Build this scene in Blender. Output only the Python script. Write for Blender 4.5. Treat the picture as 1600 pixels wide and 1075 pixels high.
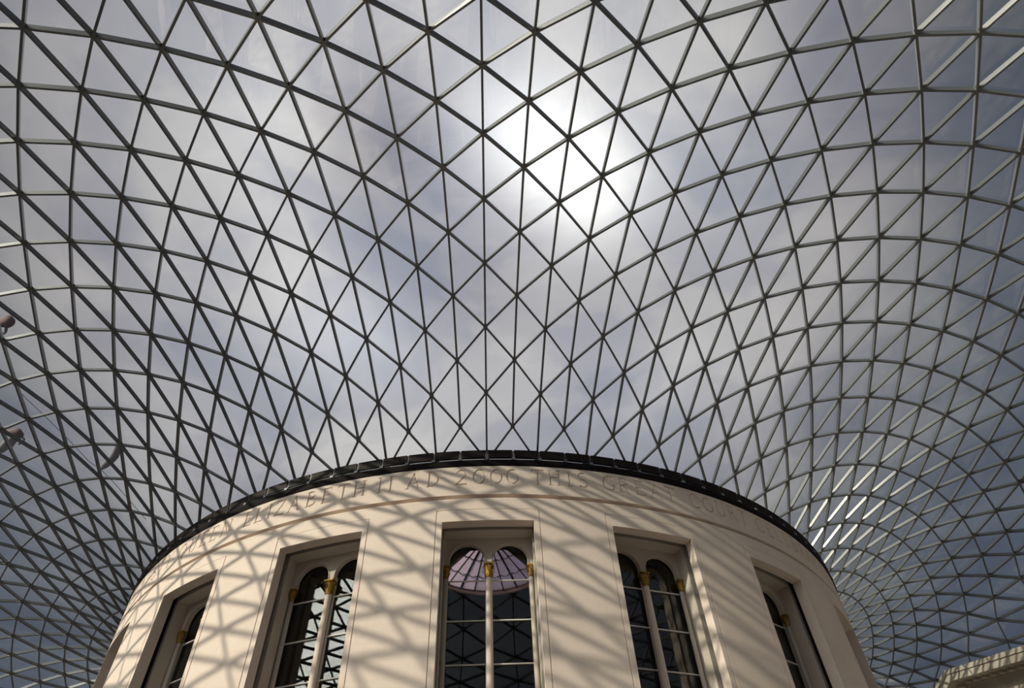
import bpy, bmesh, math, random
from mathutils import Vector, Matrix
import numpy as np

random.seed(7)
for o in list(bpy.data.objects):
    bpy.data.objects.remove(o, do_unlink=True)
scene = bpy.context.scene
COL = scene.collection
ZF = 1.6                      # eye height above the court floor

# ------------------------------------------------------------------ camera
cam_d = bpy.data.cameras.new('camera')
cam = bpy.data.objects.new('camera', cam_d)
COL.objects.link(cam)
cam_d.sensor_width = 36.0
cam_d.lens = 22.5753
cam_d.clip_start = 0.05
cam_d.clip_end = 2000
RT = Vector((0.9991887, -0.0171961, -0.0364182))
UP = Vector((0.0110334, -0.7527864, 0.6581724))
FW = Vector((0.0387331, 0.6580403, 0.7519859))
cam.matrix_world = Matrix(((RT.x, UP.x, -FW.x, 0.067), (RT.y, UP.y, -FW.y, -44.647), (RT.z, UP.z, -FW.z, ZF), (0, 0, 0, 1)))
scene.camera = cam

# ------------------------------------------------------------------ exposure
scene.view_settings.view_transform = 'Standard'
scene.view_settings.look = 'None'
scene.view_settings.gamma = 1.0
scene.view_settings.use_curve_mapping = False
scene.view_settings.exposure = 0.0
scene.cycles.transparent_max_bounces = 24
scene.cycles.max_bounces = 10
scene.cycles.diffuse_bounces = 5

# ------------------------------------------------------------------ sun
SUN_AZ, SUN_EL = math.radians(-54), math.radians(23)
SUN = Vector((math.sin(SUN_AZ)*math.cos(SUN_EL), -math.cos(SUN_AZ)*math.cos(SUN_EL), math.sin(SUN_EL)))
sun_d = bpy.data.lights.new('sun', 'SUN')
sun_d.energy = 3.6
sun_d.angle = math.radians(0.65)
sun_d.color = (1.0, 0.89, 0.72)
sun = bpy.data.objects.new('sun', sun_d)
COL.objects.link(sun)
sun.rotation_euler = SUN.to_track_quat('Z', 'Y').to_euler()
sun.location = SUN*150

# ------------------------------------------------------------------ sky
def build_world():
    w = bpy.data.worlds.new('cloudy_sky')
    scene.world = w
    w.use_nodes = True
    nt = w.node_tree
    nt.nodes.clear()
    N = nt.nodes.new
    def link(a, b): nt.links.new(a, b)
    def math_(op, a, b=None, clamp=False):
        n = N('ShaderNodeMath'); n.operation = op; n.use_clamp = clamp
        for i, v in enumerate((a, b)):
            if v is None: continue
            if isinstance(v, (int, float)): n.inputs[i].default_value = v
            else: link(v, n.inputs[i])
        return n.outputs[0]
    def vmath(op, a, b=None):
        n = N('ShaderNodeVectorMath'); n.operation = op
        for i, v in enumerate((a, b)):
            if v is None: continue
            if isinstance(v, (tuple, list, Vector)): n.inputs[i].default_value = tuple(v)
            else: link(v, n.inputs[i])
        return n
    def angle_to(d, v):
        dt = vmath('DOT_PRODUCT', d, Vector(v).normalized()).outputs['Value']
        dt = math_('MINIMUM', math_('MAXIMUM', dt, -1.0), 1.0)
        return math_('MULTIPLY', math_('ARCCOSINE', dt), 180/math.pi)
    def ramp(x, lo, hi, stops, interp='LINEAR'):
        m = N('ShaderNodeMapRange'); m.inputs[1].default_value = lo; m.inputs[2].default_value = hi
        link(x, m.inputs[0])
        r = N('ShaderNodeValToRGB'); r.color_ramp.interpolation = interp
        e = r.color_ramp.elements
        while len(e) < len(stops): e.new(0.5)
        for el, (p, c) in zip(e, stops):
            el.position = (p-lo)/(hi-lo)
            el.color = (c[0], c[1], c[2], 1) if isinstance(c, tuple) else (c, c, c, 1)
        link(m.outputs[0], r.inputs[0])
        return r.outputs[0]
    def gauss(x, s, amp):
        q = math_('MULTIPLY', math_('MULTIPLY', x, x), -1.0/(2*s*s))
        return math_('MULTIPLY', math_('EXPONENT', q), amp)
    tc = N('ShaderNodeTexCoord')
    d = vmath('NORMALIZE', tc.outputs['Generated']).outputs[0]
    sep = N('ShaderNodeSeparateXYZ'); link(d, sep.inputs[0])
    zz = math_('MAXIMUM', sep.outputs[2], 0.12)
    comb = N('ShaderNodeCombineXYZ')
    link(math_('DIVIDE', sep.outputs[0], zz), comb.inputs[0])
    link(math_('DIVIDE', sep.outputs[1], zz), comb.inputs[1])
    a0 = angle_to(d, (-0.0327, 0.468, 0.883))
    base = ramp(a0, 0, 180, [(0, (.53, .515, .555)), (17, (.56, .545, .575)), (24, (.50, .485, .505)), (31, (.365, .35, .375)),
                              (38, (.215, .22, .245)), (46, (.115, .13, .165)), (54, (.085, .10, .14)), (70, (.13, .145, .18)), (110, (.12, .132, .165)), (180, (.12, .132, .165))])
    # cloud layer
    ns = N('ShaderNodeTexNoise'); ns.inputs['Scale'].default_value = 2.5; ns.inputs['Detail'].default_value = 6; ns.inputs['Roughness'].default_value = .52
    ns.inputs['Distortion'].default_value = .35
    mp = N('ShaderNodeMapping'); mp.inputs['Location'].default_value = (3.1, 1.35, 0)
    link(comb.outputs[0], mp.inputs[0]); link(mp.outputs[0], ns.inputs['Vector'])
    cl = ramp(ns.outputs[0], 0, 1, [(.0, (.68, .71, .80)), (.36, (.74, .77, .86)), (.47, (.92, .93, .97)), (.56, (1.12, 1.11, 1.09)), (.66, (1.30, 1.28, 1.22))], 'EASE')
    mul = N('ShaderNodeMix'); mul.data_type = 'RGBA'; mul.blend_type = 'MULTIPLY'; mul.inputs[0].default_value = 1.0
    link(base, mul.inputs[6]); link(cl, mul.inputs[7])
    # thin bright cloud overhead
    lobes = [((0.04, 0.375, 0.926), 3.3, .42), ((0.105, .415, .904), 3.2, .40), ((0.165, .462, .871), 3.4, .48), ((0.09, 0.41, 0.90), 9.0, .16),
             ((-0.185, 0.64, 0.746), 3.4, .20), ((-.27, .45, .852), 4.0, .09), ((-.30, .34, .89), 3.2, .13), ((-.15, .40, .90), 4.5, -.25), ((-.06, .565, .823), 5.0, -.10),
             ((.02, .69, .72), 5.0, -.07), ((-.266, .62, .738), 3.5, .10), ((-.41, .71, .575), 6.0, .09), ((.20, .572, .796), 5.5, -.17), ((.02, .58, .815), 4.0, -.08), ((.304, .687, .66), 5.0, .09), ((.59, .20, .78), 9.0, -.10), ((-.60, .35, .72), 8.0, -.03)]
    acc = 0.0
    for dv, sg, am in lobes: acc = math_('ADD', acc, gauss(angle_to(d, dv), sg, am))
    patch = math_('MULTIPLY', acc, math_('ADD', math_('MULTIPLY', ns.outputs[0], 1.2), .4))
    # glow of the veiled sun
    as_ = angle_to(d, SUN)
    g = math_('ADD', gauss(as_, 12.0, 7.0), gauss(as_, 21.0, .9))
    def col(v, c):
        n = vmath('SCALE', c); 
        link(v, n.inputs['Scale'])
        return n.outputs[0]
    s = vmath('ADD', vmath('MAXIMUM', vmath('ADD', mul.outputs[2], col(patch, (1.0, .98, .94))).outputs[0], (.03, .035, .05)).outputs[0], col(g, (1.0, .96, .86))).outputs[0]
    bg = N('ShaderNodeBackground'); link(s, bg.inputs[0]); bg.inputs[1].default_value = 1.0
    out = N('ShaderNodeOutputWorld'); link(bg.outputs[0], out.inputs[0])
build_world()

# ------------------------------------------------------------------ materials
def principled(name, color, rough=.6, metal=0.0, spec=.5):
    m = bpy.data.materials.new(name); m.use_nodes = True
    b = m.node_tree.nodes['Principled BSDF']
    b.inputs['Base Color'].default_value = (*color, 1)
    b.inputs['Roughness'].default_value = rough
    b.inputs['Metallic'].default_value = metal
    b.inputs['Specular IOR Level'].default_value = spec
    return m, m.node_tree, b
def stone_mat(name, c1, c2, scale=1.0, bump=.12, rough=.85):
    m, nt, b = principled(name, c1, rough, 0, .2)
    tc = nt.nodes.new('ShaderNodeTexCoord')
    n1 = nt.nodes.new('ShaderNodeTexNoise'); n1.inputs['Scale'].default_value = .55*scale; n1.inputs['Detail'].default_value = 5
    n2 = nt.nodes.new('ShaderNodeTexNoise'); n2.inputs['Scale'].default_value = 14*scale; n2.inputs['Detail'].default_value = 4
    nt.links.new(tc.outputs['Object'], n1.inputs[0]); nt.links.new(tc.outputs['Object'], n2.inputs[0])
    r = nt.nodes.new('ShaderNodeValToRGB')
    r.color_ramp.elements[0].position = .35; r.color_ramp.elements[1].position = .68
    r.color_ramp.elements[0].color = (*c2, 1); r.color_ramp.elements[1].color = (*c1, 1)
    mx = nt.nodes.new('ShaderNodeMath'); mx.operation = 'ADD'
    ml = nt.nodes.new('ShaderNodeMath'); ml.operation = 'MULTIPLY_ADD'; ml.inputs[1].default_value = .35; ml.inputs[2].default_value = -.17
    nt.links.new(n2.outputs[0], ml.inputs[0]); nt.links.new(n1.outputs[0], mx.inputs[0]); nt.links.new(ml.outputs[0], mx.inputs[1])
    nt.links.new(mx.outputs[0], r.inputs[0]); nt.links.new(r.outputs[0], b.inputs['Base Color'])
    bp = nt.nodes.new('ShaderNodeBump'); bp.inputs['Strength'].default_value = bump; bp.inputs['Distance'].default_value = .02
    nt.links.new(n2.outputs[0], bp.inputs['Height']); nt.links.new(bp.outputs[0], b.inputs['Normal'])
    return m
def glass_mat(name, tint, ior=1.5, scale=1.0):
    m = bpy.data.materials.new(name); m.use_nodes = True
    nt = m.node_tree; nt.nodes.clear()
    t = nt.nodes.new('ShaderNodeBsdfTransparent'); t.inputs[0].default_value = (*tint, 1)
    g = nt.nodes.new('ShaderNodeBsdfGlossy'); g.inputs['Roughness'].default_value = 0.0
    g.inputs['Color'].default_value = (scale, scale, scale, 1)
    f = nt.nodes.new('ShaderNodeFresnel'); f.inputs[0].default_value = ior
    x = nt.nodes.new('ShaderNodeMixShader'); o = nt.nodes.new('ShaderNodeOutputMaterial')
    # same reflectance on the way into and out of the thin pane
    ge = nt.nodes.new('ShaderNodeNewGeometry')
    mr = nt.nodes.new('ShaderNodeMapRange'); mr.inputs[3].default_value = ior; mr.inputs[4].default_value = 1/ior
    nt.links.new(ge.outputs['Backfacing'], mr.inputs[0]); nt.links.new(mr.outputs[0], f.inputs[0])
    nt.links.new(f.outputs[0], x.inputs[0]); nt.links.new(t.outputs[0], x.inputs[1]); nt.links.new(g.outputs[0], x.inputs[2])
    nt.links.new(x.outputs[0], o.inputs[0])
    return m
STONE = stone_mat('cream_limestone', (.835, .73, .645), (.785, .68, .60))
def ashlar(m):
    nt = m.node_tree; N = nt.nodes.new; L = nt.links.new
    tc = N('ShaderNodeTexCoord'); sp = N('ShaderNodeSeparateXYZ'); L(tc.outputs['Object'], sp.inputs[0])
    ng = N('ShaderNodeMath'); ng.operation = 'MULTIPLY'; ng.inputs[1].default_value = -1; L(sp.outputs[1], ng.inputs[0])
    at = N('ShaderNodeMath'); at.operation = 'ARCTAN2'; L(sp.outputs[0], at.inputs[0]); L(ng.outputs[0], at.inputs[1])
    mu = N('ShaderNodeMath'); mu.operation = 'MULTIPLY'; mu.inputs[1].default_value = 22.3; L(at.outputs[0], mu.inputs[0])
    cb = N('ShaderNodeCombineXYZ'); L(mu.outputs[0], cb.inputs[0]); L(sp.outputs[2], cb.inputs[1])
    br = N('ShaderNodeTexBrick'); br.inputs['Scale'].default_value = 1; br.inputs['Brick Width'].default_value = 1.25; br.inputs['Row Height'].default_value = .62
    br.inputs['Mortar Size'].default_value = .007; br.inputs['Mortar Smooth'].default_value = .3
    br.inputs['Color1'].default_value = (1, 1, 1, 1); br.inputs['Color2'].default_value = (.965, .96, .955, 1); br.inputs['Mortar'].default_value = (.92, .905, .89, 1)
    L(cb.outputs[0], br.inputs['Vector'])
    b = nt.nodes['Principled BSDF']; src = b.inputs['Base Color'].links[0].from_socket
    mx = N('ShaderNodeMix'); mx.data_type = 'RGBA'; mx.blend_type = 'MULTIPLY'; mx.inputs[0].default_value = 1
    L(src, mx.inputs[6]); L(br.outputs[0], mx.inputs[7]); L(mx.outputs[2], b.inputs['Base Color'])
ashlar(STONE)
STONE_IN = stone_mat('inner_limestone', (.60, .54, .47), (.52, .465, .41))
COURT = stone_mat('weathered_portland_stone', (.55, .51, .44), (.38, .34, .29))
PAVE = stone_mat('paving_limestone', (.46, .42, .385), (.40, .365, .335))
STEEL, nt_, b_ = principled('grey_painted_steel', (.125, .135, .14), .32, .0, .8)
DARKM, _, _ = principled('dark_bronze_and_cavity_shade', (.010, .007, .008), .7, .0, .12)
BOXM, _, _ = principled('dark_brown_louvre_metal', (.022, .014, .013), .55, .0, .3)
ALU, _, _ = principled('bare_grey_metal', (.20, .22, .24), .45, .4, .5)
WHITEBAR, _, _ = principled('white_glazing_bar_paint', (.78, .76, .72), .5)
GOLD, _, _ = principled('gilded_metal', (.60, .36, .07), .36, .9, .5)
_gn = bpy.data.materials['gilded_metal'].node_tree
_gt = _gn.nodes.new('ShaderNodeTexNoise'); _gt.inputs['Scale'].default_value = 38; _gt.inputs['Detail'].default_value = 3
_gc = _gn.nodes.new('ShaderNodeTexCoord'); _gb = _gn.nodes.new('ShaderNodeBump'); _gb.inputs['Strength'].default_value = .9; _gb.inputs['Distance'].default_value = .03
_gr = _gn.nodes.new('ShaderNodeValToRGB'); _gr.color_ramp.elements[0].color = (.10, .055, .015, 1); _gr.color_ramp.elements[0].position = .38
_gr.color_ramp.elements[1].color = (.66, .41, .10, 1); _gr.color_ramp.elements[1].position = .58
_gn.links.new(_gc.outputs['Object'], _gt.inputs[0]); _gn.links.new(_gt.outputs[0], _gb.inputs['Height']); _gn.links.new(_gt.outputs[0], _gr.inputs[0])
_gn.links.new(_gb.outputs[0], _gn.nodes['Principled BSDF'].inputs['Normal']); _gn.links.new(_gr.outputs[0], _gn.nodes['Principled BSDF'].inputs['Base Color'])
DOMEM, _, _ = principled('dark_plaster_and_room_shade', (.040, .026, .018), .8)
RIBM, _, _ = principled('dark_lantern_iron', (.035, .022, .025), .6)
RINGM, _, _ = principled('worn_pink_gilding', (.50, .34, .26), .35, .45, .5)
ROOFGLASS = glass_mat('roof_glass', (.95, .965, .96), 1.45)
WINGLASS = glass_mat('window_glass', (.80, .84, .84), 1.52)
LANTERN = bpy.data.materials.new('lavender_obscured_glass'); LANTERN.use_nodes = True
_n = LANTERN.node_tree; _n.nodes.clear()
_t = _n.nodes.new('ShaderNodeBsdfTranslucent'); _t.inputs[0].default_value = (.84, .71, .77, 1)
_t2 = _n.nodes.new('ShaderNodeBsdfTransparent'); _t2.inputs[0].default_value = (.74, .63, .69, 1)
_mx = _n.nodes.new('ShaderNodeMixShader'); _mx.inputs[0].default_value = .45
_o = _n.nodes.new('ShaderNodeOutputMaterial')
_n.links.new(_t.outputs[0], _mx.inputs[1]); _n.links.new(_t2.outputs[0], _mx.inputs[2]); _n.links.new(_mx.outputs[0], _o.inputs[0])

# ------------------------------------------------------------------ helpers
def mesh_from(name, verts, faces, mat=None, smooth=False):
    me = bpy.data.meshes.new(name)
    me.from_pydata([tuple(v) for v in verts], [], faces)
    if mat: me.materials.append(mat)
    if smooth:
        me.polygons.foreach_set('use_smooth', [True]*len(me.polygons))
    return me
def link(name, me, parent=None, loc=None, rot=None):
    o = bpy.data.objects.new(name, me)
    COL.objects.link(o)
    if parent is not None: o.parent = parent
    if loc is not None: o.location = loc
    if rot is not None: o.rotation_euler = rot
    return o
def empty(name, loc=(0, 0, 0), rotz=0, parent=None):
    o = bpy.data.objects.new(name, None); COL.objects.link(o)
    o.location = loc; o.rotation_euler = (0, 0, rotz); o.empty_display_size = .3
    if parent is not None: o.parent = parent
    return o
def tag(o, label=None, cat=None, group=None, kind=None):
    if label: o['label'] = label
    if cat: o['category'] = cat
    if group: o['group'] = group
    if kind: o['kind'] = kind
    return o
class MB:
    def __init__(s): s.v = []; s.f = []
    def add(s, v, f):
        k = len(s.v); s.v += [tuple(p) for p in v]; s.f += [tuple(i+k for i in q) for q in f]; return s
    def box(s, x0, x1, y0, y1, z0, z1):
        v = [(x, y, z) for z in (z0, z1) for y in (y0, y1) for x in (x0, x1)]
        return s.add(v, [(0, 2, 3, 1), (4, 5, 7, 6), (0, 1, 5, 4), (2, 6, 7, 3), (0, 4, 6, 2), (1, 3, 7, 5)])
    def curved(s, R0, R1, t0o, t1o, z0, z1, seg=6, t0i=None, t1i=None, z0i=None):
        # solid between radii R0 (outer) and R1 (inner), angles from the -y axis towards +x
        t0i = t0o if t0i is None else t0i; t1i = t1o if t1i is None else t1i
        v = []
        for i in range(seg+1):
            a = i/seg
            for R, t in ((R0, t0o+(t1o-t0o)*a), (R1, t0i+(t1i-t0i)*a)):
                for z in (z0, z1): v.append((R*math.sin(t), -R*math.cos(t), z))
        f = []
        for i in range(seg):
            p = 4*i; q = p+4
            f += [(p, q, q+1, p+1), (p+2, p+3, q+3, q+2), (p+1, q+1, q+3, p+3), (p, p+2, q+2, q)]
        f += [(0, 1, 3, 2), (4*seg, 4*seg+2, 4*seg+3, 4*seg+1)]
        return s.add(v, f)
    def lathe(s, prof, cx=0, cy=0, n=16, a0=0, a1=2*math.pi):
        full = abs(a1-a0-2*math.pi) < 1e-6
        m = n if full else n+1
        v = []
        for i in range(m):
            t = a0+(a1-a0)*i/n
            for r, z in prof: v.append((cx+r*math.sin(t), cy-r*math.cos(t), z))
        k = len(prof); f = []
        for i in range(n):
            j = (i+1) % m
            for q in range(k-1): f.append((i*k+q, j*k+q, j*k+q+1, i*k+q+1))
        return s.add(v, f)
    def tube(s, pts, r, n=8, closed=False):
        pts = [Vector(p) for p in pts]; v = []; L = len(pts)
        for i, p in enumerate(pts):
            a = pts[(i-1) % L] if (closed or i > 0) else p
            b = pts[(i+1) % L] if (closed or i < L-1) else p
            t = (b-a).normalized()
            x = t.orthogonal() if i == 0 else (px - t*px.dot(t))
            x.normalize(); px = x; y = t.cross(x)
            for k in range(n):
                q = 2*math.pi*k/n; v.append(p+(x*math.cos(q)+y*math.sin(q))*r)
        f = []
        for i in range(L if closed else L-1):
            j = (i+1) % L
            for k in range(n):
                f.append((i*n+k, i*n+(k+1) % n, j*n+(k+1) % n, j*n+k))
        if not closed: f += [tuple(range(n))[::-1], tuple((L-1)*n+k for k in range(n))]
        return s.add(v, f)
    def mesh(s, name, mat, smooth=False, recalc=True):
        me = mesh_from(name, s.v, s.f, mat, smooth)
        if recalc:
            bm = bmesh.new(); bm.from_mesh(me); bmesh.ops.recalc_face_normals(bm, faces=bm.faces); bm.to_mesh(me); bm.free()
        return me
    def build(s, name, mat, parent=None, smooth=False, recalc=True):
        return link(name, s.mesh(name, mat, smooth, recalc), parent)
def smooth_by_angle(o, deg=30):
    o.data.polygons.foreach_set('use_smooth', [True]*len(o.data.polygons))
    try: o.data.set_sharp_from_angle(angle=math.radians(deg))
    except Exception: pass
    return o

# ------------------------------------------------------------------ roof surface and grid
A = 21.6087; BX = 36.625; DY, CY = 48.05642, 47.94321; Z0, HC = 12.08746, 18.34043
PA = [0.07884, -0.53939, -0.0806, 1.38226, 1.99459, 2.10303, 0.25399, -3.05294, -1.09178, -1.20326, -0.16127, 1.7295, 0.32424, -0.96673, 0.5632]
PT = [-2.54153, -0.49776, -1.08424, -0.40499, 0.42669, -0.33874]
PS = [41.55562, -3.68315, 23.75909, 2.26243, -18.01467, -20.62942, 13.80548, -14.14752, -3.20838, -0.85838, 6.17115, 0.3415, -6.22169, 25.13447, -42.08417]
def surf(x, y):
    r = math.hypot(x, y)
    den = (1-(A*x/(r*BX))**2)*(1-A*y/(r*CY))*(1+A*y/(r*DY))
    ps = (1-(x/BX)**2)*(1-y/CY)*(1+y/DY)/den
    u = r/A-1; ct = -y/r; c2 = 1-2*(x/r)**2
    b = [1, c2, ct, c2*c2, c2*ct, u, u*c2, u*ct, u*c2*c2, u*u, u*u*c2, u*u*ct, ps, ps*c2, ps*ct]
    return Z0+(HC-Z0)*ps+u*ps*sum(p*q for p, q in zip(PS, b))
def base_node(j, k):
    ph = math.radians(3*j); kk = k/10
    c1, c2, c3, c4 = math.cos(ph), math.cos(2*ph), math.cos(3*ph), math.cos(4*ph)
    a = PA
    r = A+k*(a[0]+a[1]*c2+a[2]*c4+a[3]*c1+a[12]*c3+kk*(a[4]+a[5]*c2+a[6]*c4+a[7]*c1+a[13]*c3)+kk*kk*(a[8]+a[9]*c2+a[10]*c4+a[11]*c1+a[14]*c3))
    s1, s2, s4 = math.sin(ph), math.sin(2*ph), math.sin(4*ph)
    th = ph+math.radians(1)*kk*(PT[0]*s2+PT[1]*s4+PT[2]*s1+kk*(PT[3]*s2+PT[4]*s4+PT[5]*s1))
    x, y = r*math.sin(th), -r*math.cos(th)
    return Vector((x, y, surf(x, y)))
KF = 16
EX, EY, ZE = 36.0, 49.6, 16.6
def mirrored(j, k):
    p = base_node(60-j if j > 0 else -60-j, k)
    return Vector((p.x, -p.y, p.z))
def inner_node(j, k):
    while j > 60: j -= 120
    while j <= -60: j += 120
    aj = abs(j)
    if aj <= 33: return base_node(j, k)
    if aj >= 40: return mirrored(j, k)
    w = (aj-33)/7; w = w*w*(3-2*w)
    s = 1 if j > 0 else -1
    # beyond the last surveyed radial carry its offset on, fading into the mirrored half
    ref = base_node(s*33, k); refm = mirrored(s*33, k)
    off = ref-refm
    c, d = math.cos(math.radians(3*(j-s*33))), math.sin(math.radians(3*(j-s*33)))
    off = Vector((off.x*c-off.y*d, off.x*d+off.y*c, off.z))
    return mirrored(j, k)+off*(1-w)
def node(j, k):
    if k <= KF: return inner_node(j, k)
    p = inner_node(j, KF)
    while j > 60: j -= 120
    while j <= -60: j += 120
    t = k-KF; aj = abs(j); s = 1 if j > 0 else -1
    m = min(aj, 60-aj); q = m-14
    back = 1 if aj <= 30 else -1
    th = math.atan2(p.x, -p.y)+s*back*math.radians(-.05-.04*q)*t*min(1, m/6)*min(1, (30-m)/6)
    r = math.hypot(p.x, p.y)+t*max(1.03, 1.03+.02*q)
    return Vector((r*math.sin(th), -r*math.cos(th), max(ZE, p.z-(max(.18+.01*q, .16)+.26*max(0, (9-m)/9))*t)))
def inside(p): return abs(p.x) < EX and abs(p.y) < EY
NODES = {}
for j in range(-59, 61):
    for k in range(0, 44):
        if (j+k) % 2: continue
        p = node(j, k)
        if inside(p): NODES[(j, k)] = p
        else:
            q = node(j, k-2) if k >= 2 else None
            if (j, k-2) in NODES and inside(q):
                t = min([1.0]+[(E_-abs(a))/(abs(b)-abs(a)) for a, b, E_ in ((q.x, p.x, EX), (q.y, p.y, EY)) if abs(b) > E_])
                pp = q.lerp(p, t)
                if t > .35:
                    NODES[(j, k)] = Vector((pp.x, pp.y, max(pp.z, ZE)))
            break
def wj(j):
    if j > 60: j -= 120
    if j <= -60: j += 120
    return j
def gn(j, k): return NODES.get((wj(j), k))
def nid(j, k): return (wj(j), k)
up = Vector((0, 0, ZF))
# node normals from neighbours
NRM = {}
for (j, k), p in NODES.items():
    n = Vector()
    ring = [(j+1, k+1), (j, k+2), (j-1, k+1), (j-1, k-1), (j, k-2), (j+1, k-1)]
    pts = [gn(*q) for q in ring]
    for a, b in zip(pts, pts[1:]+pts[:1]):
        if a is not None and b is not None:
            c = (a-p).cross(b-p)
            if c.z < 0: c = -c
            n += c
    NRM[(j, k)] = n.normalized() if n.length > 1e-6 else Vector((0, 0, 1))
camP = Vector((0.067, -44.647, 0))
def px(p):
    d = p-camP; z = d.dot(FW)
    if z < .5: return None
    return (800+1003.35*d.dot(RT)/z, 537.5-1003.35*d.dot(UP)/z)
def frame_size(pts):
    q = [px(p) for p in pts]
    if any(a is None for a in q): return 0
    m = (sum(a[0] for a in q)/len(q), sum(a[1] for a in q)/len(q))
    if not (-5 < m[0] < 1605 and -5 < m[1] < 1080): return 0
    c = sum(pts, Vector())/len(pts)
    # behind the drum
    d = c-camP; A_, B_ = d.x**2+d.y**2, 2*(camP.x*d.x+camP.y*d.y); C_ = camP.x**2+camP.y**2-22.3**2
    D_ = B_*B_-4*A_*C_
    if D_ > 0:
        t = (-B_-math.sqrt(D_))/(2*A_)
        if 0 < t < 1 and t*d.z < 17.6: return 0
    return max(math.hypot(a[0]-b[0], a[1]-b[1]) for a in q for b in q)

ceiling = tag(empty('ceiling', (0, 0, 18.3+ZF)), 'triangulated grey steel lattice roof glazed with clear panes springing from the round drum', 'roof', kind='structure')
CO = Vector((0, 0, 18.3+ZF))
def depth_at(p):
    r = math.hypot(p.x, p.y)
    return .115+.08*min(1, max(0, (r-A)/12))
W = .082
def bar_geo(a, b, na, nb, da, db, w=W):
    t = (b-a).normalized()
    v = []
    for p, n, d in ((a, na, da), (b, nb, db)):
        m = (n-t*n.dot(t)).normalized(); s = t.cross(m)
        for sx, sz in ((-1, -1), (1, -1), (1, 1), (-1, 1)):
            v.append(p+up-CO+s*(w/2*sx)+m*(d/2*sz))
    return v, [(0, 1, 5, 4), (1, 2, 6, 5), (2, 3, 7, 6), (3, 0, 4, 7), (3, 2, 1, 0), (4, 5, 6, 7)]
bars = []; seen = set()
for (j, k), p in NODES.items():
    for q in ((j+1, k+1), (j-1, k+1), (j, k+2)):
        b = gn(*q)
        if b is None: continue
        bars.append((frame_size([p, b]), (j, k), nid(*q)))
# inner and outer edge beams
for (j, k), p in NODES.items():
    if k == 0: bars.append((0, (j, k), nid(j+2, 0)))
bars.sort(key=lambda t: -t[0])
field = MB()
for i, (sz, a, b) in enumerate(bars):
    g = bar_geo(NODES[a], NODES[b], NRM[a], NRM[b], depth_at(NODES[a]), depth_at(NODES[b]))
    if i < 300 and sz > 0: link('roof_bar', mesh_from('roof_bar', *g, STEEL), ceiling)
    else: field.add(*g)
tag(field.build('roof_bar_field', STEEL, ceiling, recalc=False), kind='stuff')
# cast steel nodes
cons = sorted(NODES, key=lambda q: -(frame_size([NODES[q]+Vector((-.12, 0, 0)), NODES[q]+Vector((.12, 0, 0))])))
def con_geo(q):
    p, n, d = NODES[q], NRM[q], depth_at(NODES[q])
    x = n.orthogonal().normalized(); y = n.cross(x); v = []
    for h, r in ((-d/2-.010, .075), (-d/2+.01, .10), (d/2, .10)):
        for i in range(8):
            a = i*math.pi/4; v.append(p+up-CO+n*h+(x*math.cos(a)+y*math.sin(a))*r)
    f = [tuple(range(8))[::-1]]
    for L in (0, 8): f += [(L+i, L+(i+1) % 8, L+8+(i+1) % 8, L+8+i) for i in range(8)]
    f.append(tuple(16+i for i in range(8)))
    return v, f
field = MB()
for i, q in enumerate(cons):
    g = con_geo(q)
    if i < 300: link('roof_node', mesh_from('roof_node', *g, STEEL), ceiling)
    else: field.add(*g)
tag(field.build('roof_node_field', STEEL, ceiling, recalc=False), kind='stuff')
# glass panes lying on the bars
tris = []
for (j, k), p in NODES.items():
    for q in (((j+1, k+1), (j, k+2)), ((j-1, k+1), (j, k+2))):
        b, c = gn(*q[0]), gn(*q[1])
        if b is not None and c is not None: tris.append(((j, k), nid(*q[0]), nid(*q[1])))
for j in range(-58, 61, 2):
    if gn(j, 0) is not None and gn(j+2, 0) is not None and gn(j+1, 1) is not None: tris.append(((j, 0), nid(j+2, 0), nid(j+1, 1)))
tris = sorted(((frame_size([NODES[q] for q in t]), t) for t in tris), key=lambda t: -t[0])
field = MB()
def pane_geo(t):
    P = [NODES[q]+NRM[q]*(depth_at(NODES[q])/2+.006)+up-CO for q in t]
    c = (P[0]+P[1]+P[2])/3
    n = (P[1]-P[0]).cross(P[2]-P[0]).normalized()
    if n.z < 0: n = -n; P = [P[0], P[2], P[1]]
    per = sum((P[i]-P[i-1]).length for i in range(3)); area = (P[1]-P[0]).cross(P[2]-P[0]).length/2
    s = max(.3, 1-.012/(2*area/per))
    v = [c+(p-c)*s for p in P]+[c+(p-c)*s+n*.03 for p in P]
    return v, [(2, 1, 0), (3, 4, 5), (0, 1, 4, 3), (1, 2, 5, 4), (2, 0, 3, 5)]
for i, (sz, t) in enumerate(tris):
    g = pane_geo(t)
    if i < 300 and sz > 0: link('glass_pane', mesh_from('glass_pane', *g, ROOFGLASS), ceiling)
    else: field.add(*g)
tag(field.build('glass_pane_field', ROOFGLASS, ceiling, recalc=False), kind='stuff')
for o in ceiling.children: pass

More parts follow.
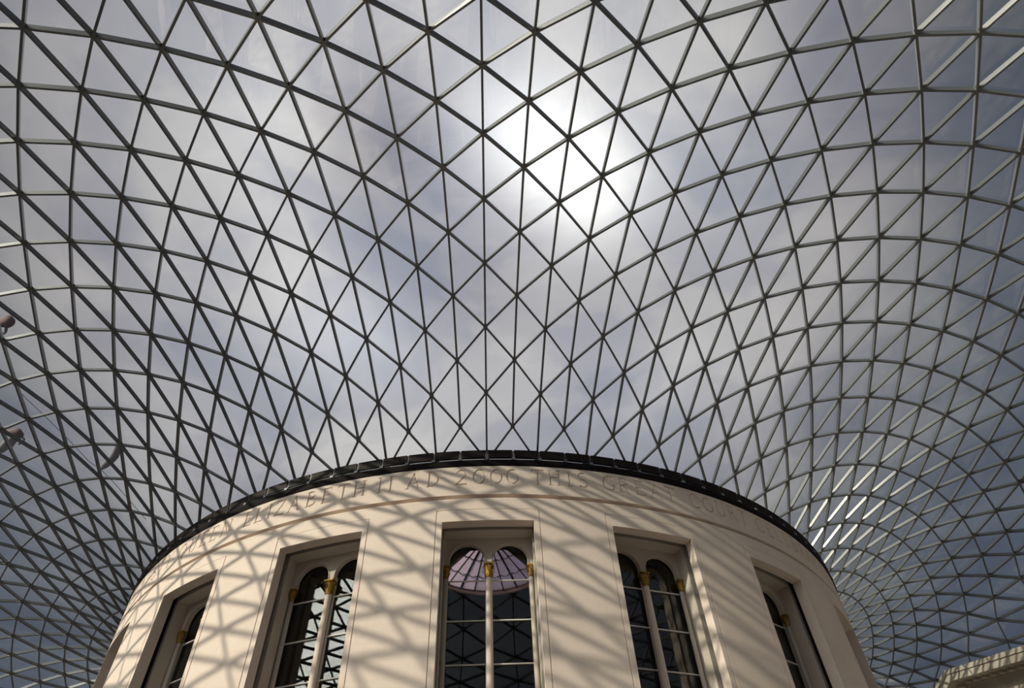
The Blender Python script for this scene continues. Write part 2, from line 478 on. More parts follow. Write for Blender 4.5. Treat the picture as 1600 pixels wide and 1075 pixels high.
# ------------------------------------------------------------------ drum (round wall)
R = 22.3
A0 = .0013; PIT = math.radians(18)
HO, TO = 1.852, 14.80+ZF            # opening half width, top
AF, TF = .0938, 15.325+ZF           # frame line
ZC, ZR = 15.97+ZF, 17.51+ZF         # string course, wall top
TH = .48
drum = tag(empty('wall_drum', (0, 0, 0)), 'round cream limestone drum with tall window recesses and incised lettering', 'wall', kind='structure')
GAP = .0011
for i in range(-5, 5):
    if i == -5: t0, t1 = math.radians(-85.5), -4*PIT+A0-AF-GAP
    else: t0, t1 = i*PIT+A0+AF+GAP, (i+1)*PIT+A0-AF-GAP
    if i == 4: t1 = math.radians(85.5)
    o = MB().curved(R, R-TH, t0, t1, 0, TF+.02, 8).build('pier_panel', STONE, drum)
    smooth_by_angle(o)
for i in range(-4, 5):
    c = i*PIT+A0
    a_o, a_i = math.asin(HO/R), math.asin(HO/(R-TH))
    m = MB()
    m.curved(R, R-TH, c-AF+GAP, c-a_o, 0, TF, 2, c-AF+GAP, c-a_i)
    m.curved(R, R-TH, c+a_o, c+AF-GAP, 0, TF, 2, c+a_i, c+AF-GAP)
    m.curved(R, R-TH, c-a_o, c+a_o, TO, TF, 8, c-a_i, c+a_i)
    m.curved(R, R-TH, c-a_o, c+a_o, 0, 5.2, 8, c-a_i, c+a_i)
    smooth_by_angle(m.build('window_surround', STONE, drum))
    m = MB()
    for s in (-1, 1): m.curved(R-.03, R-.12, c+s*AF-.003, c+s*AF+.003, 0, TF+.02, 1)
    m.curved(R-.03, R-.12, c-AF, c+AF, TF-.01, TF+.03, 6)
    m.build('joint_backing', STONE, drum)
o = MB().curved(R, R-TH, math.radians(85.5), math.radians(274.5), 0, TF+.02, 60).build('plain_panel', STONE, drum); smooth_by_angle(o)
# frieze below the string course
o = MB().curved(R, R-TH, 0, 2*math.pi, TF+.02, ZC-.10, 180).build('frieze', STONE, drum); smooth_by_angle(o)
# old inner wall behind the cladding
m = MB()
HI = 1.80
def jamb(Rr, h): return math.asin(h/Rr)
for i in range(-4, 5):
    c = i*PIT+A0
    ro, ri = R-.72, R-1.72
    ao, ai = jamb(ro, HI), jamb(ri, HI)
    if i < 4: m.curved(ro, ri, c+ao, c+PIT-ao, 0, TO+.02, 6, c+ai, c+PIT-ai)
    m.curved(ro, ri, c-ao, c+ao, TO+.02, TF+.6, 6, c-ai, c+ai)
    m.curved(ro, ri, c-ao, c+ao, 0, 5.0, 6, c-ai, c+ai)
    if i < 4: m.curved(ro, ri, c+ao, c+PIT-ao, TO+.02, TF+.6, 4, c+ai, c+PIT-ai)
c = 4*PIT+A0
m.curved(R-.72, R-1.72, c+jamb(R-.72, HI), 2*math.pi-c+2*A0-jamb(R-.72, HI), 0, TF+.6, 40)
smooth_by_angle(m.build('inner_wall', STONE_IN, drum))
# black fill added as the deep shade of the cavity behind the cladding
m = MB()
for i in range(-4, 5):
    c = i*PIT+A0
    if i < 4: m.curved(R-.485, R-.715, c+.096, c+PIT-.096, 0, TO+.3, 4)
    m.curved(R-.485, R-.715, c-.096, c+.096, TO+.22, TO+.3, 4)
m.build('cavity_shade_fill', DARKM, drum)
# inner embrasure with a round head, the unlit room's shade put into its dark colour
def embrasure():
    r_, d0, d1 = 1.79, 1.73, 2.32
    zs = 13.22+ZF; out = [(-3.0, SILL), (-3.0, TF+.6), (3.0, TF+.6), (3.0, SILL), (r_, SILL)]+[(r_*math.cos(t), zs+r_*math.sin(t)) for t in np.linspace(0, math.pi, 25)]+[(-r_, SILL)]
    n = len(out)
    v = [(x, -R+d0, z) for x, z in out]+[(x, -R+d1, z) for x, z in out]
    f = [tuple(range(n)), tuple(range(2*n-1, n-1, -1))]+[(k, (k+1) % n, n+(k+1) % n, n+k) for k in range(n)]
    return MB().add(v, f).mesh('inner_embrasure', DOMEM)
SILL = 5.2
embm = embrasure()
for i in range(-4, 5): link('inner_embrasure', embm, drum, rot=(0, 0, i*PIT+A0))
# recessed shadow groove under the inscription
smooth_by_angle(MB().curved(R-.34, R-TH, 0, 2*math.pi, ZC-.11, ZC+.10, 180).build('shadow_groove', STONE, drum))

# ------------------------------------------------------------------ incised inscription
def arcp(cx, cy, rx, ry, a0, a1, n=14):
    return [(cx+rx*math.cos(math.radians(a0+(a1-a0)*i/n)), cy+ry*math.sin(math.radians(a0+(a1-a0)*i/n))) for i in range(n+1)]
T_, t_ = .115, .075
def serif(x, y, w=.30): return ([(x-w/2, y), (x+w/2, y)], .05)
S0, S1 = .025, .975
def stem(x, w=T_, sb=True, st=True):
    o = [([(x, 0.0), (x, 1.0)], w)]
    if sb: o.append(serif(x, S0))
    if st: o.append(serif(x, S1))
    return o
GL = {
 'I': stem(.5),
 'T': stem(.5, st=False)+[([(.08, .955), (.92, .955)], .085), ([(.10, .99), (.10, .80)], .05), ([(.90, .99), (.90, .80)], .05)],
 'H': stem(.2)+stem(.8)+[([(.2, .52), (.8, .52)], t_)],
 'E': stem(.28)+[([(.2, .96), (.78, .96)], t_), ([(.2, .52), (.68, .52)], t_), ([(.2, .04), (.82, .04)], t_), ([(.79, .99), (.79, .82)], .05), ([(.83, .01), (.83, .2)], .05)],
 'L': stem(.28)+[([(.2, .04), (.82, .04)], t_), ([(.83, .01), (.83, .2)], .05)],
 'D': stem(.22)+[(arcp(.22, .5, .62, .46, 90, -90, 20), T_)],
 'B': stem(.24)+[(arcp(.3, .75, .42, .21, 90, -90), T_), (arcp(.3, .28, .5, .245, 90, -90), T_), ([(.2, .96), (.32, .96)], t_), ([(.2, .53), (.32, .53)], t_), ([(.2, .04), (.32, .04)], t_)],
 'R': stem(.22)+[(arcp(.3, .73, .44, .23, 90, -90), T_), ([(.2, .96), (.32, .96)], t_), ([(.2, .5), (.32, .5)], t_), ([(.42, .5), (.88, .02)], T_), serif(.88, S0, .24)],
 'A': [([(.5, .99), (.10, 0)], t_), ([(.5, .99), (.90, 0)], T_), ([(.27, .36), (.74, .36)], t_), serif(.10, S0, .26), serif(.90, S0, .28)],
 'N': stem(.16, t_, st=False)+[([(.14, .99), (.84, .02)], T_), ([(.86, 0), (.86, 1)], t_), serif(.86, S1, .26), serif(.10, S1, .22)],
 'M': [([(.14, 0), (.2, 1)], t_), ([(.2, .98), (.5, .05)], T_), ([(.5, .05), (.8, .98)], t_), ([(.8, 1), (.88, 0)], T_), serif(.14, S0, .24), serif(.88, S0, .26)],
 'U': [([(.2, 1), (.2, .34)], T_), (arcp(.5, .34, .30, .31, 180, 360, 16), .1), ([(.8, .34), (.8, 1)], t_), serif(.2, S1), serif(.8, S1, .26)],
 'Y': [([(.12, 1), (.5, .48)], T_), ([(.88, 1), (.5, .48)], t_), ([(.5, .5), (.5, 0)], T_), serif(.12, S1, .26), serif(.88, S1, .24), serif(.5, S0)],
 'Z': [([(.14, .955), (.86, .955)], .085), ([(.84, .96), (.14, .04)], T_), ([(.12, .045), (.88, .045)], .085), ([(.15, .99), (.15, .8)], .05), ([(.86, .01), (.86, .2)], .05)],
 'O': [(arcp(.5, .5, .42, .45, 0, 360, 28), .105)],
 '0': [(arcp(.5, .5, .37, .45, 0, 360, 28), .105)],
 'Q': [(arcp(.5, .5, .42, .45, 0, 360, 28), .105), ([(.5, .16), (.95, -.14)], T_)],
 'C': [(arcp(.54, .5, .43, .45, 48, 312, 22), .11), ([(.83, .92), (.83, .72)], .05)],
 'G': [(arcp(.54, .5, .43, .45, 48, 320, 22), .11), ([(.83, .92), (.83, .72)], .05), ([(.84, .08), (.84, .42)], .1), serif(.84, .42, .28)],
 'S': [(arcp(.5, .735, .27, .225, 35, 250, 16)+arcp(.5, .265, .30, .235, 72, -145, 18), .1)],
 'J': [([(.6, 1), (.6, .2)], T_), (arcp(.42, .2, .18, .2, 0, -120, 8), .09), serif(.6, S1)],
 '2': [(arcp(.46, .70, .30, .265, 165, -38, 16)+[(.14, .05)], .09), ([(.12, .045), (.86, .045)], .09)],
}
TEXT = [('H', -23.9), ('E', -23.15), ('R', -22.4), ('M', -21.1), ('A', -20.25), ('J', -19.6), ('E', -19.0), ('S', -18.35), ('T', -17.65), ('Y', -16.9),
        ('Q', -15.7), ('U', -14.85), ('E', -14.05), ('E', -13.35), ('N', -12.54), ('E', -11.2), ('L', -10.55), ('I', -10.0), ('Z', -9.43), ('A', -8.68), ('B', -7.83),
        ('E', -7.08), ('T', -6.31), ('H', -5.55), ('I', -4.63), ('I', -4.15), ('A', -3.15), ('D', -2.30), ('2', -1.08), ('0', -.33), ('0', .40), ('0', 1.10),
        ('T', 2.19), ('H', 2.92), ('I', 3.57), ('S', 4.17), ('G', 5.37), ('R', 6.10), ('E', 6.85), ('A', 7.64), ('T', 8.42), ('C', 9.72), ('O', 10.47), ('U', 11.23),
        ('R', 11.95), ('T', 12.68), ('C', 13.86), ('E', 14.6), ('L', 15.3), ('E', 16.0), ('B', 16.75), ('R', 17.5), ('A', 18.3), ('T', 19.05), ('I', 19.6), ('N', 20.25), ('G', 21.1),
        ('T', 22.4), ('H', 23.15), ('E', 23.9)]
LH, LB = .80, 16.56+ZF
def stroke_prism(pts, w):
    # mitred ribbon with a closed outline, as a thick prism in (u, v, depth)
    P = [Vector((a[0], a[1])) for a in pts]
    closed = (P[0]-P[-1]).length < 1e-4
    if closed: P = P[:-1]
    n = len(P); Lf = []; Rt = []
    for i in range(n):
        a = P[i-1] if (closed or i > 0) else P[i]
        b = P[(i+1) % n] if (closed or i < n-1) else P[i]
        t = (b-a).normalized(); q = Vector((-t.y, t.x))*w/2
        Lf.append(P[i]+q); Rt.append(P[i]-q)
    v = []; f = []
    for i in range(n):
        for p in (Lf[i], Rt[i]):
            for d in (.06, -.055): v.append((p.x, p.y, d))
    for i in range(n if closed else n-1):
        p = 4*i; q = 4*((i+1) % n)
        f += [(p, p+2, q+2, q), (p+1, q+1, q+3, p+3), (p, q, q+1, p+1), (p+2, p+3, q+3, q+2)]
    if not closed: f += [(0, 1, 3, 2), (4*(n-1), 4*(n-1)+2, 4*(n-1)+3, 4*(n-1)+1)]
    return v, f
def letter_panels():
    us = [u for _, u in TEXT]
    edges = [us[0]-.6]+[(a+b)/2 for a, b in zip(us, us[1:])]+[us[-1]+.6]
    for (ch, u), e0, e1 in zip(TEXT, edges, edges[1:]):
        pm = MB().curved(R, R-.40, e0/R, e1/R, ZC+.085, ZR, 8).mesh('letter_panel', STONE)
        o = link('letter_panel', pm, drum)
        cut = MB(); wd = LH*.80
        for pts, w in GL[ch]:
            v, f = stroke_prism(pts, w)
            cut.add([((R+d)*math.sin((u+(x-.5)*wd)/R), -(R+d)*math.cos((u+(x-.5)*wd)/R), LB+y*LH) for x, y, d in v], f)
        co = link('cutter', cut.mesh('cutter', None))
        md = o.modifiers.new('cut', 'BOOLEAN'); md.operation = 'DIFFERENCE'; md.object = co; md.solver = 'EXACT'; md.use_self = True
        todo.append((o, co))
    s, e = edges[0]/R, edges[-1]/R
    smooth_by_angle(MB().curved(R, R-.40, e, s+2*math.pi, ZC+.085, ZR, 90).build('plain_band', STONE, drum))
todo = []
letter_panels()
bpy.context.view_layer.update()
dg = bpy.context.evaluated_depsgraph_get()
res = []
for o, co in todo:
    res.append(bpy.data.meshes.new_from_object(o.evaluated_get(dg), depsgraph=dg))
for (o, co), me in zip(todo, res):
    old = o.data
    o.modifiers.clear()
    if len(me.polygons) > 10: o.data = me; me.name = 'letter_panel'
    cm = co.data
    bpy.data.objects.remove(co, do_unlink=True)
    o.data.polygons.foreach_set('use_smooth', [False]*len(o.data.polygons))
# coping closing the top of the wall
smooth_by_angle(MB().curved(R-.01, R-2.0, 0, 2*math.pi, ZR-.01, ZR+.03, 120).build('wall_head', DARKM, drum))

# ------------------------------------------------------------------ gallery ring and louvre boxes at the wall head
ring = tag(empty('trim_1', (0, 0, ZR)), 'dark metal ring with a row of brown louvre boxes round the top of the drum', 'gutter', kind='structure')
def rb(mb, name, mat, **k): 
    for i, v in enumerate(mb.v): mb.v[i] = (v[0], v[1], v[2]-ZR)
    return mb.build(name, mat, ring, **k)
smooth_by_angle(rb(MB().lathe([(R-.5, ZR+.02), (R+.03, ZR+.02), (R+.06, ZR+.10), (R+.06, ZR+.31), (R+.02, ZR+.35), (R-.08, ZR+.35), (R-.12, ZR+.28), (R-.5, ZR+.02)], n=240), 'gallery_ring', DARKM))
rb(MB().tube([(R*1.0*math.sin(math.radians(a)), -R*math.cos(math.radians(a)), ZR+.405) for a in np.arange(0, 360, 1.5)], .011, 6, True), 'rail', ALU)
bx = MB(); z0, z1 = .47, .86
bx.curved(R+.02, R-.11, math.radians(-1.38), math.radians(1.38), z0, z1, 3)
for a in np.arange(-1.1, 1.11, .22):
    bx.curved(R+.035, R+.018, math.radians(a-.035), math.radians(a+.035), z0+.05, z1-.05, 1)
bx.curved(R+.035, R-.12, math.radians(-1.40), math.radians(1.40), z1-.03, z1, 3)
bxm = bx.mesh('louvre_box', BOXM)
bk = MB().box(-.075, .075, -R-.085, -R+.05, .32, .42); bk.box(-.03, .03, -R+.02, -R+.24, .38, .86); bk.tube([(-.05, -R-.05, .35), (-.04, -R-.07, .31), (.04, -R-.07, .31), (.05, -R-.05, .35)], .025, 6)
bkm = bk.mesh('bracket', ALU)
for i in range(120):
    a = math.radians(3*i)
    link('louvre_box', bxm, ring, rot=(0, 0, a+math.radians(1.5)))
    link('bracket', bkm, ring, rot=(0, 0, a))

# ------------------------------------------------------------------ windows in the drum
SILL = 5.2
def leaf_capital(r0, r1, z0, z1, half=None):
    mb = MB()
    h = z1-z0
    rng = (-90, 90) if half == 'f' else (0, 360)
    mb.lathe([(r0*1.02, z0), (r0*1.15, z0+.02), (r0*1.15, z0+.05), (r0*.98, z0+.06), (r0*1.0, z0+h*.5), (r1*.85, z0+h*.82), (r1*.8, z0+h*.86), (0.01, z0+h*.86)], n=12)
    # two tiers of curling leaves and four corner scrolls
    for tier, (zb, zt, n, ro) in enumerate(((z0+.05, z0+h*.48, 8, .0), (z0+.12, z0+h*.76, 8, math.pi/8))):
        for i in range(n):
            a = ro+i*2*math.pi/n
            P = []
            for t in (0, .35, .7, .92, 1.0, .93):
                rr = r0*1.02+.012+(r1-r0)*(.12*t+1.0*t**4)*(1 if tier else .8)
                zz = zb+(zt-zb)*min(1, t*1.03)
                P.append((rr, zz))
            P[-1] = (P[-2][0]+.022, P[-2][1]-.06)
            wd = [.035, .05, .052, .042, .03, .008]
            v = []
            for (rr, zz), w in zip(P, wd):
                for s in (-1, 0, 1):
                    v.append(((rr+(0.014 if s == 0 else 0))*math.sin(a)+s*w*math.cos(a), -(rr+(0.014 if s == 0 else 0))*math.cos(a)+s*w*math.sin(a), zz))
            f = []
            for k in range(5):
                for s in range(2): f.append((3*k+s, 3*k+s+1, 3*k+s+4, 3*k+s+3))
            mb.add(v, f)
    for i in range(4):
        a = math.pi/4+i*math.pi/2
        pts = [((r1*.82+.035*math.cos(q)*1.0)*math.sin(a)*1.12, -(r1*.82+.035*math.cos(q))*math.cos(a)*1.12, z0+h*.80+.035*math.sin(q)) for q in np.linspace(0, 5.5, 9)]
        mb.tube(pts, .016, 5)
    s = r1*.92
    mb.box(-s, s, -s, s, z1-.07, z1)
    return mb
arch_c, arch_r, spring = .86, .715, 13.84+ZF
PD = 1.37   # depth of the arched plate behind the wall face
def arch_plate_mesh():
    out = [(-HI-.03, 13.5+ZF), (-HI-.03, TO+.04), (HI+.03, TO+.04), (HI+.03, 13.5+ZF)]
    for cx in (arch_c, -arch_c):
        out.append((cx+arch_r, 13.5+ZF))
        out += [(cx+arch_r*math.cos(a), spring+arch_r*math.sin(a)) for a in np.linspace(0, math.pi, 21)]
        out.append((cx-arch_r, 13.5+ZF))
    n = len(out)
    v = [(x, -R+PD, z) for x, z in out]+[(x, -R+PD+.2, z) for x, z in out]
    f = [tuple(range(n)), tuple(range(2*n-1, n-1, -1))]+[(i, (i+1) % n, n+(i+1) % n, n+i) for i in range(n)]
    return MB().add(v, f).mesh('arch_plate', STONE_IN)
def arch_mould(cx):
    pts = [(cx+arch_r+.03, -R+PD-.005, 13.62+ZF)]+[(cx+(arch_r+.03)*math.cos(a), -R+PD-.005, spring+(arch_r+.03)*math.sin(a)) for a in np.linspace(0, math.pi, 25)]+[(cx-arch_r-.03, -R+PD-.005, 13.62+ZF)]
    return MB().tube(pts, .028, 6)
am = arch_plate_mesh()
mm = arch_mould(arch_c); mm2 = arch_mould(-arch_c)
mould_m = [q.mesh('arch_moulding', STONE_IN, True) for q in (mm, mm2)]
colm = MB().lathe([(.001, SILL), (.2, SILL), (.2, SILL+.12), (.165, SILL+.2), (.150, SILL+.3), (.142, 10+ZF), (.128, 13.08+ZF), (.15, 13.1+ZF), (.001, 13.1+ZF)], 0, -R+PD+.05, 20).mesh('column', STONE, True)
scol = MB().lathe([(.001, SILL), (.12, SILL), (.10, SILL+.3), (.088, 13.08+ZF), (.001, 13.1+ZF)], 0, -R+PD+.07, 14).mesh('side_column', STONE_IN, True)
capm = leaf_capital(.13, .215, 13.06+ZF, 13.66+ZF)
for i, v in enumerate(capm.v): capm.v[i] = (v[0], v[1]-R+PD+.03, v[2])
capm = capm.mesh('capital', GOLD)
scap = leaf_capital(.085, .15, 13.10+ZF, 13.60+ZF)
for i, v in enumerate(scap.v): scap.v[i] = (v[0], v[1]-R+PD+.05, v[2])
scap = scap.mesh('side_capital', GOLD)
glm = []
for s in (-1, 1):
    x0, x1 = (-HI, -.10) if s < 0 else (.10, HI)
    glm.append(MB().box(x0, x1, -R+1.62, -R+1.65, SILL, TO).mesh('glass_pane', WINGLASS))
barm = []
for s in (-1, 1):
    x0, x1 = (-HI, -.08) if s < 0 else (.08, HI)
    barm.append(MB().box(x0, x1, -R+1.56, -R+1.62, -.018, .018).mesh('glazing_bar', WHITEBAR))
stile = MB()
for x in (-HI, -.07, .07-.0, HI-.07):
    stile.box(x, x+.07, -R+1.60, -R+1.68, SILL, 13.9+ZF)
stile = stile.mesh('glazing_frame', WHITEBAR)
sillm = MB().box(-HI, HI, -R+.5, -R+1.9, SILL-.22, SILL).mesh('sill', STONE)
pos = {0: 'central tall twin-arched window facing the camera, lavender fan of lantern glass showing through',
       -1: 'first tall twin-arched window left of the central one, bright sky and lattice mirrored in its glass',
       1: 'first tall twin-arched window right of the central one, sun-striped right jamb and dark glass',
       -2: 'second window left of the central one, seen obliquely with its left reveal in deep shade',
       2: 'second window right of the central one, in full shade with one gold capital showing',
       -3: 'leftmost visible window recess of the drum, only a dark sliver of reveal at the edge',
       3: 'rightmost visible window recess of the drum, a shaded sliver at the right edge',
       -4: 'window round the left flank of the drum turned away from the camera',
       4: 'window round the right flank of the drum turned away from the camera'}
for n, i in enumerate(range(-4, 5)):
    a = i*PIT+A0
    wn = tag(empty('window_%d' % (n+1), (0, 0, 0), a), pos[i], 'window', kind='structure', group='tall twin-arched windows of the drum')
    link('arch_plate', am, wn)
    for q in mould_m: link('arch_moulding', q, wn)
    cl = link('column', colm, wn)
    cp = link('capital', capm, cl); cp['label'] = 'gilded leafy capital'
    for s in (-1, 1):
        sc = link('side_column', scol, wn, loc=(s*1.68, 0, 0))
        q = link('capital', scap, sc); q['label'] = 'gilded leafy side capital'
    for q in glm: link('glass_pane', q, wn)
    for z in (13.05, 11.44, 9.83, 8.22, 6.61, 5.0):
        for q in barm: link('glazing_bar', q, wn, loc=(0, 0, z+ZF))
    link('glazing_frame', stile, wn)
    link('sill', sillm, wn)

# ------------------------------------------------------------------ dome and lantern inside the drum
dome = tag(empty('reading_room_dome', (0, 0, 14.9+ZF)), 'dark domed ceiling with a lavender glazed lantern seen through the central window', 'dome')
DR, LR, ZL = 19.9, 4.95, 26.1
prof = []
for t in np.linspace(0, math.pi/2, 22):
    r = LR+(DR-LR)*math.cos(t); z = (ZL-14.9)*math.sin(t); prof.append((r, z))
prof2 = [(r+.35*math.cos(t), z+.35*math.sin(t)) for (r, z), t in zip(prof, np.linspace(0, math.pi/2, 22))]
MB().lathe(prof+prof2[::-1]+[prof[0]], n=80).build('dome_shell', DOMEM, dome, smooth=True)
MB().lathe([(LR+.25, ZL-14.9+.02), (LR+.12, ZL-14.9-.34), (LR-.02, ZL-14.9-.36), (LR-.06, ZL-14.9-.22), (LR-.03, ZL-14.9-.16), (LR-.03, ZL-14.9+.02), (LR-.12, ZL-14.9+.05), (LR-.02, ZL-14.9+.12), (LR+.25, ZL-14.9+.02)], n=60).build('gilded_ring', RINGM, dome, smooth=True)
NRB = 26
AH = 2.2
def cone(r): return ZL-14.9+AH*(1-(r/LR))**.9 if r < LR else ZL-14.9
for i in range(NRB):
    a = 2*math.pi*i/NRB
    rs = np.linspace(.25, LR, 6)
    ob = MB().tube([(r*math.sin(a), -r*math.cos(a), cone(r)) for r in rs], .095 if i % 2 else .055, 5).build('lantern_rib', RIBM, dome)
    b = a+2*math.pi/NRB; mid = (a+b)/2
    # each bay: an inner, middle and outer pane with arrow-shaped ends, as leaded glass
    cuts = [(.3, 2.3), (2.32, 3.7), (3.72, LR-.05)]
    for r0, r1 in cuts:
        def P(r, t): 
            return Vector((r*math.sin(t), -r*math.cos(t), cone(r)))
        da = .03/max(r0, .5)
        tip = .18 if r1 < LR-.1 else 0
        base = .18 if r0 > .4 else 0
        V = [P(r0+base, mid), P(r0, a+da), P(r1, a+da*.6), P(r1+tip, mid), P(r1, b-da*.6), P(r0, b-da)]
        if base == 0: V = V[1:]
        if tip == 0: V = [v for k, v in enumerate(V) if k != (3 if base else 2)]
        V2 = [v+Vector((0, 0, .02)) for v in V]; k = len(V)
        f = [tuple(range(k)), tuple(range(2*k-1, k-1, -1))]+[(q, (q+1) % k, k+(q+1) % k, k+q) for q in range(k)]
        MB().add(V+V2, f).build('lantern_pane', LANTERN, dome)
MB().lathe([(.001, cone(.25)-.1), (.3, cone(.25)-.06), (.3, cone(.25)+.12), (.001, cone(.25)+.2)], n=16).build('lantern_boss', RIBM, dome)
lead = MB()
for rr in (2.31, 3.71): lead.tube([((rr+(.18 if q % 2 else 0))*math.sin(math.pi*q/NRB), -(rr+(.18 if q % 2 else 0))*math.cos(math.pi*q/NRB), cone(rr)+.01) for q in range(2*NRB)], .05, 5, True)
lead.build('lantern_lead', RIBM, dome)

# ------------------------------------------------------------------ the court round the drum
flo = MB(); flo.box(-37.6, 37.6, -51.2, 51.2, -.4, 0)
tag(flo.build('floor', PAVE), 'pale limestone paving of the court', 'floor', kind='structure')
def court_wall(name, x0, x1, y0, y1, label):
    m = MB().box(x0, x1, y0, y1, 0, ZE+ZF-.3)
    t = tag(empty(name, (0, 0, 0)), label, 'wall', kind='structure')
    m.build('ashlar_face', COURT, t)
    mb = MB()
    mb.box(x0-.35, x1+.35, y0-.35, y1+.35, ZE+ZF-1.1, ZE+ZF-.55)
    mb.build('cornice', COURT, t)
    return t
court_wall('wall_east', 36.4, 37.6, -50, 50, 'weathered stone court front on the right side')
court_wall('wall_west', -37.6, -36.4, -50, 50, 'stone court front on the left side, below the frame')
court_wall('wall_south', -37.6, 37.6, -51.2, -50, 'stone court front behind the camera')
court_wall('wall_north', -37.6, 37.6, 50, 51.2, 'stone court front beyond the drum')

# east portico: a pediment seen end-on at the lower right corner of the picture
por = tag(empty('stone_portico', (32.5, 0, 0)), 'weathered stone portico with a pediment against the right-hand court front, lower right corner', 'portico')
PX = 30.65-32.5
XB = .9
APZ, SL, HWD = 17.03+ZF, .2235, 12.5
def raking(s):
    # raking cornice in stepped mouldings from the apex down one side
    mb = MB()
    for x0, dz0, dz1 in ((0, -.26, 0.0), (.07, -.68, -.25), (1.15, -1.0, -.66), (1.35, -1.35, -.98)):
        y0, y1 = 0, s*HWD
        pts = [(x0+PX, y0, APZ+dz0), (x0+PX, y0, APZ+dz1), (x0+PX, y1, APZ+dz1-SL*HWD), (x0+PX, y1, APZ+dz0-SL*HWD)]
        v = pts+[(XB, p[1], p[2]) for p in pts]
        mb.add(v, [(0, 1, 2, 3), (7, 6, 5, 4), (0, 4, 5, 1), (1, 5, 6, 2), (2, 6, 7, 3), (3, 7, 4, 0)])
    return mb
for s in (-1, 1): raking(s).build('raking_cornice', COURT, por)
zb = APZ-SL*HWD-1.1
MB().add([(PX+1.4, -HWD+.3, zb), (PX+1.4, HWD-.3, zb), (PX+1.4, 0, APZ-.8), (XB, -HWD+.3, zb), (XB, HWD-.3, zb), (XB, 0, APZ-.8)],
         [(0, 1, 2), (5, 4, 3), (0, 3, 4, 1), (1, 4, 5, 2), (2, 5, 3, 0)]).build('tympanum', COURT, por)
mb = MB()
mb.box(PX+.05, XB, -HWD, HWD, zb-.35, zb); mb.box(PX+.3, XB, -HWD+.25, HWD-.25, zb-.7, zb-.35)
mb.build('horizontal_cornice', COURT, por)
MB().box(PX+.75, XB, -HWD+.7, HWD-.7, zb-2.2, zb-.7).build('entablature', COURT, por)
# modillion blocks under the raking cornice
mod = MB().box(PX+.75, PX+1.2, -.15, .15, -.2, 0).mesh('modillion', COURT)
for s in (-1, 1):
    for i in range(14):
        y = s*(.45+.85*i)
        link('modillion', mod, por, loc=(0, y, APZ-.66-SL*abs(y)))
cs = MB().lathe([(.001, 0), (.95, 0), (.95, .25), (.80, .4), (.72, .6), (.70, 5), (.60, zb-2.9), (.75, zb-2.6), (.85, zb-2.2), (.001, zb-2.2)], n=24).mesh('portico_column', COURT, True)
for y in (-10.2, -3.6, 3.6, 10.2): link('portico_column', cs, por, loc=(PX+1.6, y, 0))

# ------------------------------------------------------------------ three faint unidentified things, guessed forms set in the air beyond the glass
KGREY, _, _ = principled('dull_grey_surface', (.20, .19, .21), .8)
KRED, _, _ = principled('dull_red_surface', (.17, .11, .115), .8)
CAMW = Vector((0.067, -44.647, ZF))
def along(x, y, dist):
    d = (FW*1003.35+RT*(x-800)-UP*(y-537.5)).normalized()
    return CAMW+d*dist
def aloft(name, label, cat, pos):
    return tag(empty(name, pos), label, cat)
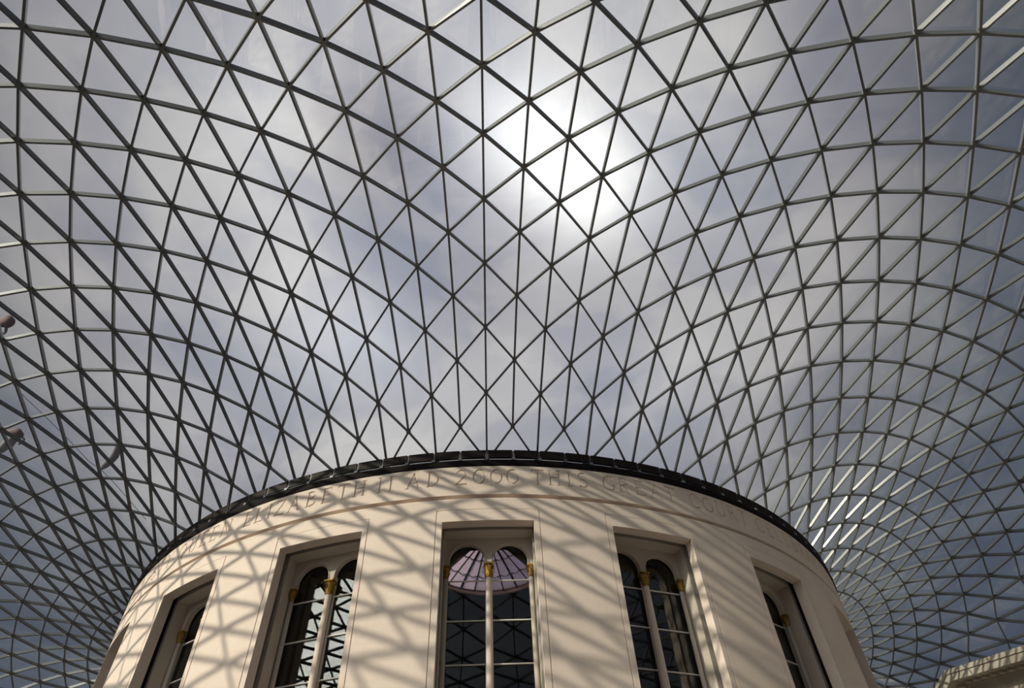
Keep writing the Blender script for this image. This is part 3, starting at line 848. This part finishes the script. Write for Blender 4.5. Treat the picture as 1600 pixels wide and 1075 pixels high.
# a curved tube about three metres long
p0 = along(168, 714, 75)
tk = aloft('tube_shape', 'unidentified grey curved tube-like kite on thin lines beyond the roof glass, far left', 'shape', p0)
pts = [along(x, y, 75+i*.25)-p0 for i, (x, y) in enumerate(((183, 694), (183, 703), (179, 712), (172, 720), (164, 727), (157, 733)))]
mb = MB(); n = 10; rad = [.18, .36, .42, .40, .34, .16]
v = []; f = []
for i, p in enumerate(pts):
    a, b = pts[max(0, i-1)], pts[min(len(pts)-1, i+1)]; t = (b-a).normalized(); x = t.cross(Vector((0, 0, 1))).normalized(); y = t.cross(x)
    for k in range(n): v.append(p+(x*math.cos(2*math.pi*k/n)+y*math.sin(2*math.pi*k/n))*rad[i])
for i in range(len(pts)-1):
    for k in range(n): f.append((i*n+k, i*n+(k+1) % n, (i+1)*n+(k+1) % n, (i+1)*n+k))
f += [tuple(range(n))[::-1], tuple(5*n+k for k in range(n))]
mb.add(v, f).build('tube_body', KGREY, tk, smooth=True)
mb = MB()
mb.tube([along(x, y, 75)-p0 for x, y in ((0, 578), (40, 622), (75, 655), (110, 690), (140, 722), (157, 733))], .028, 5)
mb.tube([along(x, y, 75)-p0 for x, y in ((157, 733), (176, 752), (205, 785), (228, 812))], .028, 5)
mb.build('shape_line', KGREY, tk)
p1 = along(20, 686, 78)
fk = aloft('bent_shape', 'unidentified small grey and red bent kite beyond the roof glass at the left edge', 'shape', p1)
def blob(name, mat, parent, c, rx, ry, rz, rot=0):
    bm = bmesh.new(); bmesh.ops.create_icosphere(bm, subdivisions=2, radius=1)
    for q in bm.verts:
        k = 1+.16*math.sin(5*q.co.x+2*q.co.z)+.1*math.sin(7*q.co.y)
        q.co = Vector((q.co.x*rx*k, q.co.y*ry*k, q.co.z*rz*k))
    bmesh.ops.rotate(bm, verts=bm.verts, matrix=Matrix.Rotation(rot, 3, FW), cent=(0, 0, 0)); bmesh.ops.translate(bm, verts=bm.verts, vec=c)
    me = bpy.data.meshes.new(name); bm.to_mesh(me); bm.free(); me.materials.append(mat); me.polygons.foreach_set('use_smooth', [True]*len(me.polygons))
    return link(name, me, parent)
blob('shape_head', KRED, fk, along(26, 677, 78)-p1, .75, .5, .45, .3)
blob('shape_body', KGREY, fk, along(12, 694, 78)-p1, 1.05, .5, .40, -.7)
MB().tube([along(x, y, 78)-p1 for x, y in ((30, 680), (38, 686), (37, 692), (28, 694))], .09, 6).build('shape_tail', KGREY, fk)
p2 = along(11, 503, 70)
rk = aloft('round_shape', 'unidentified dull reddish round kite with a short tail beyond the glass, left edge at mid-height', 'shape', p2)
blob('shape_body', KRED, rk, Vector((0, 0, 0)), .72, .45, .68)
MB().tube([along(x, y, 70)-p2 for x, y in ((10, 511), (9, 518), (5, 522))], .12, 6).build('shape_tail', KGREY, rk)
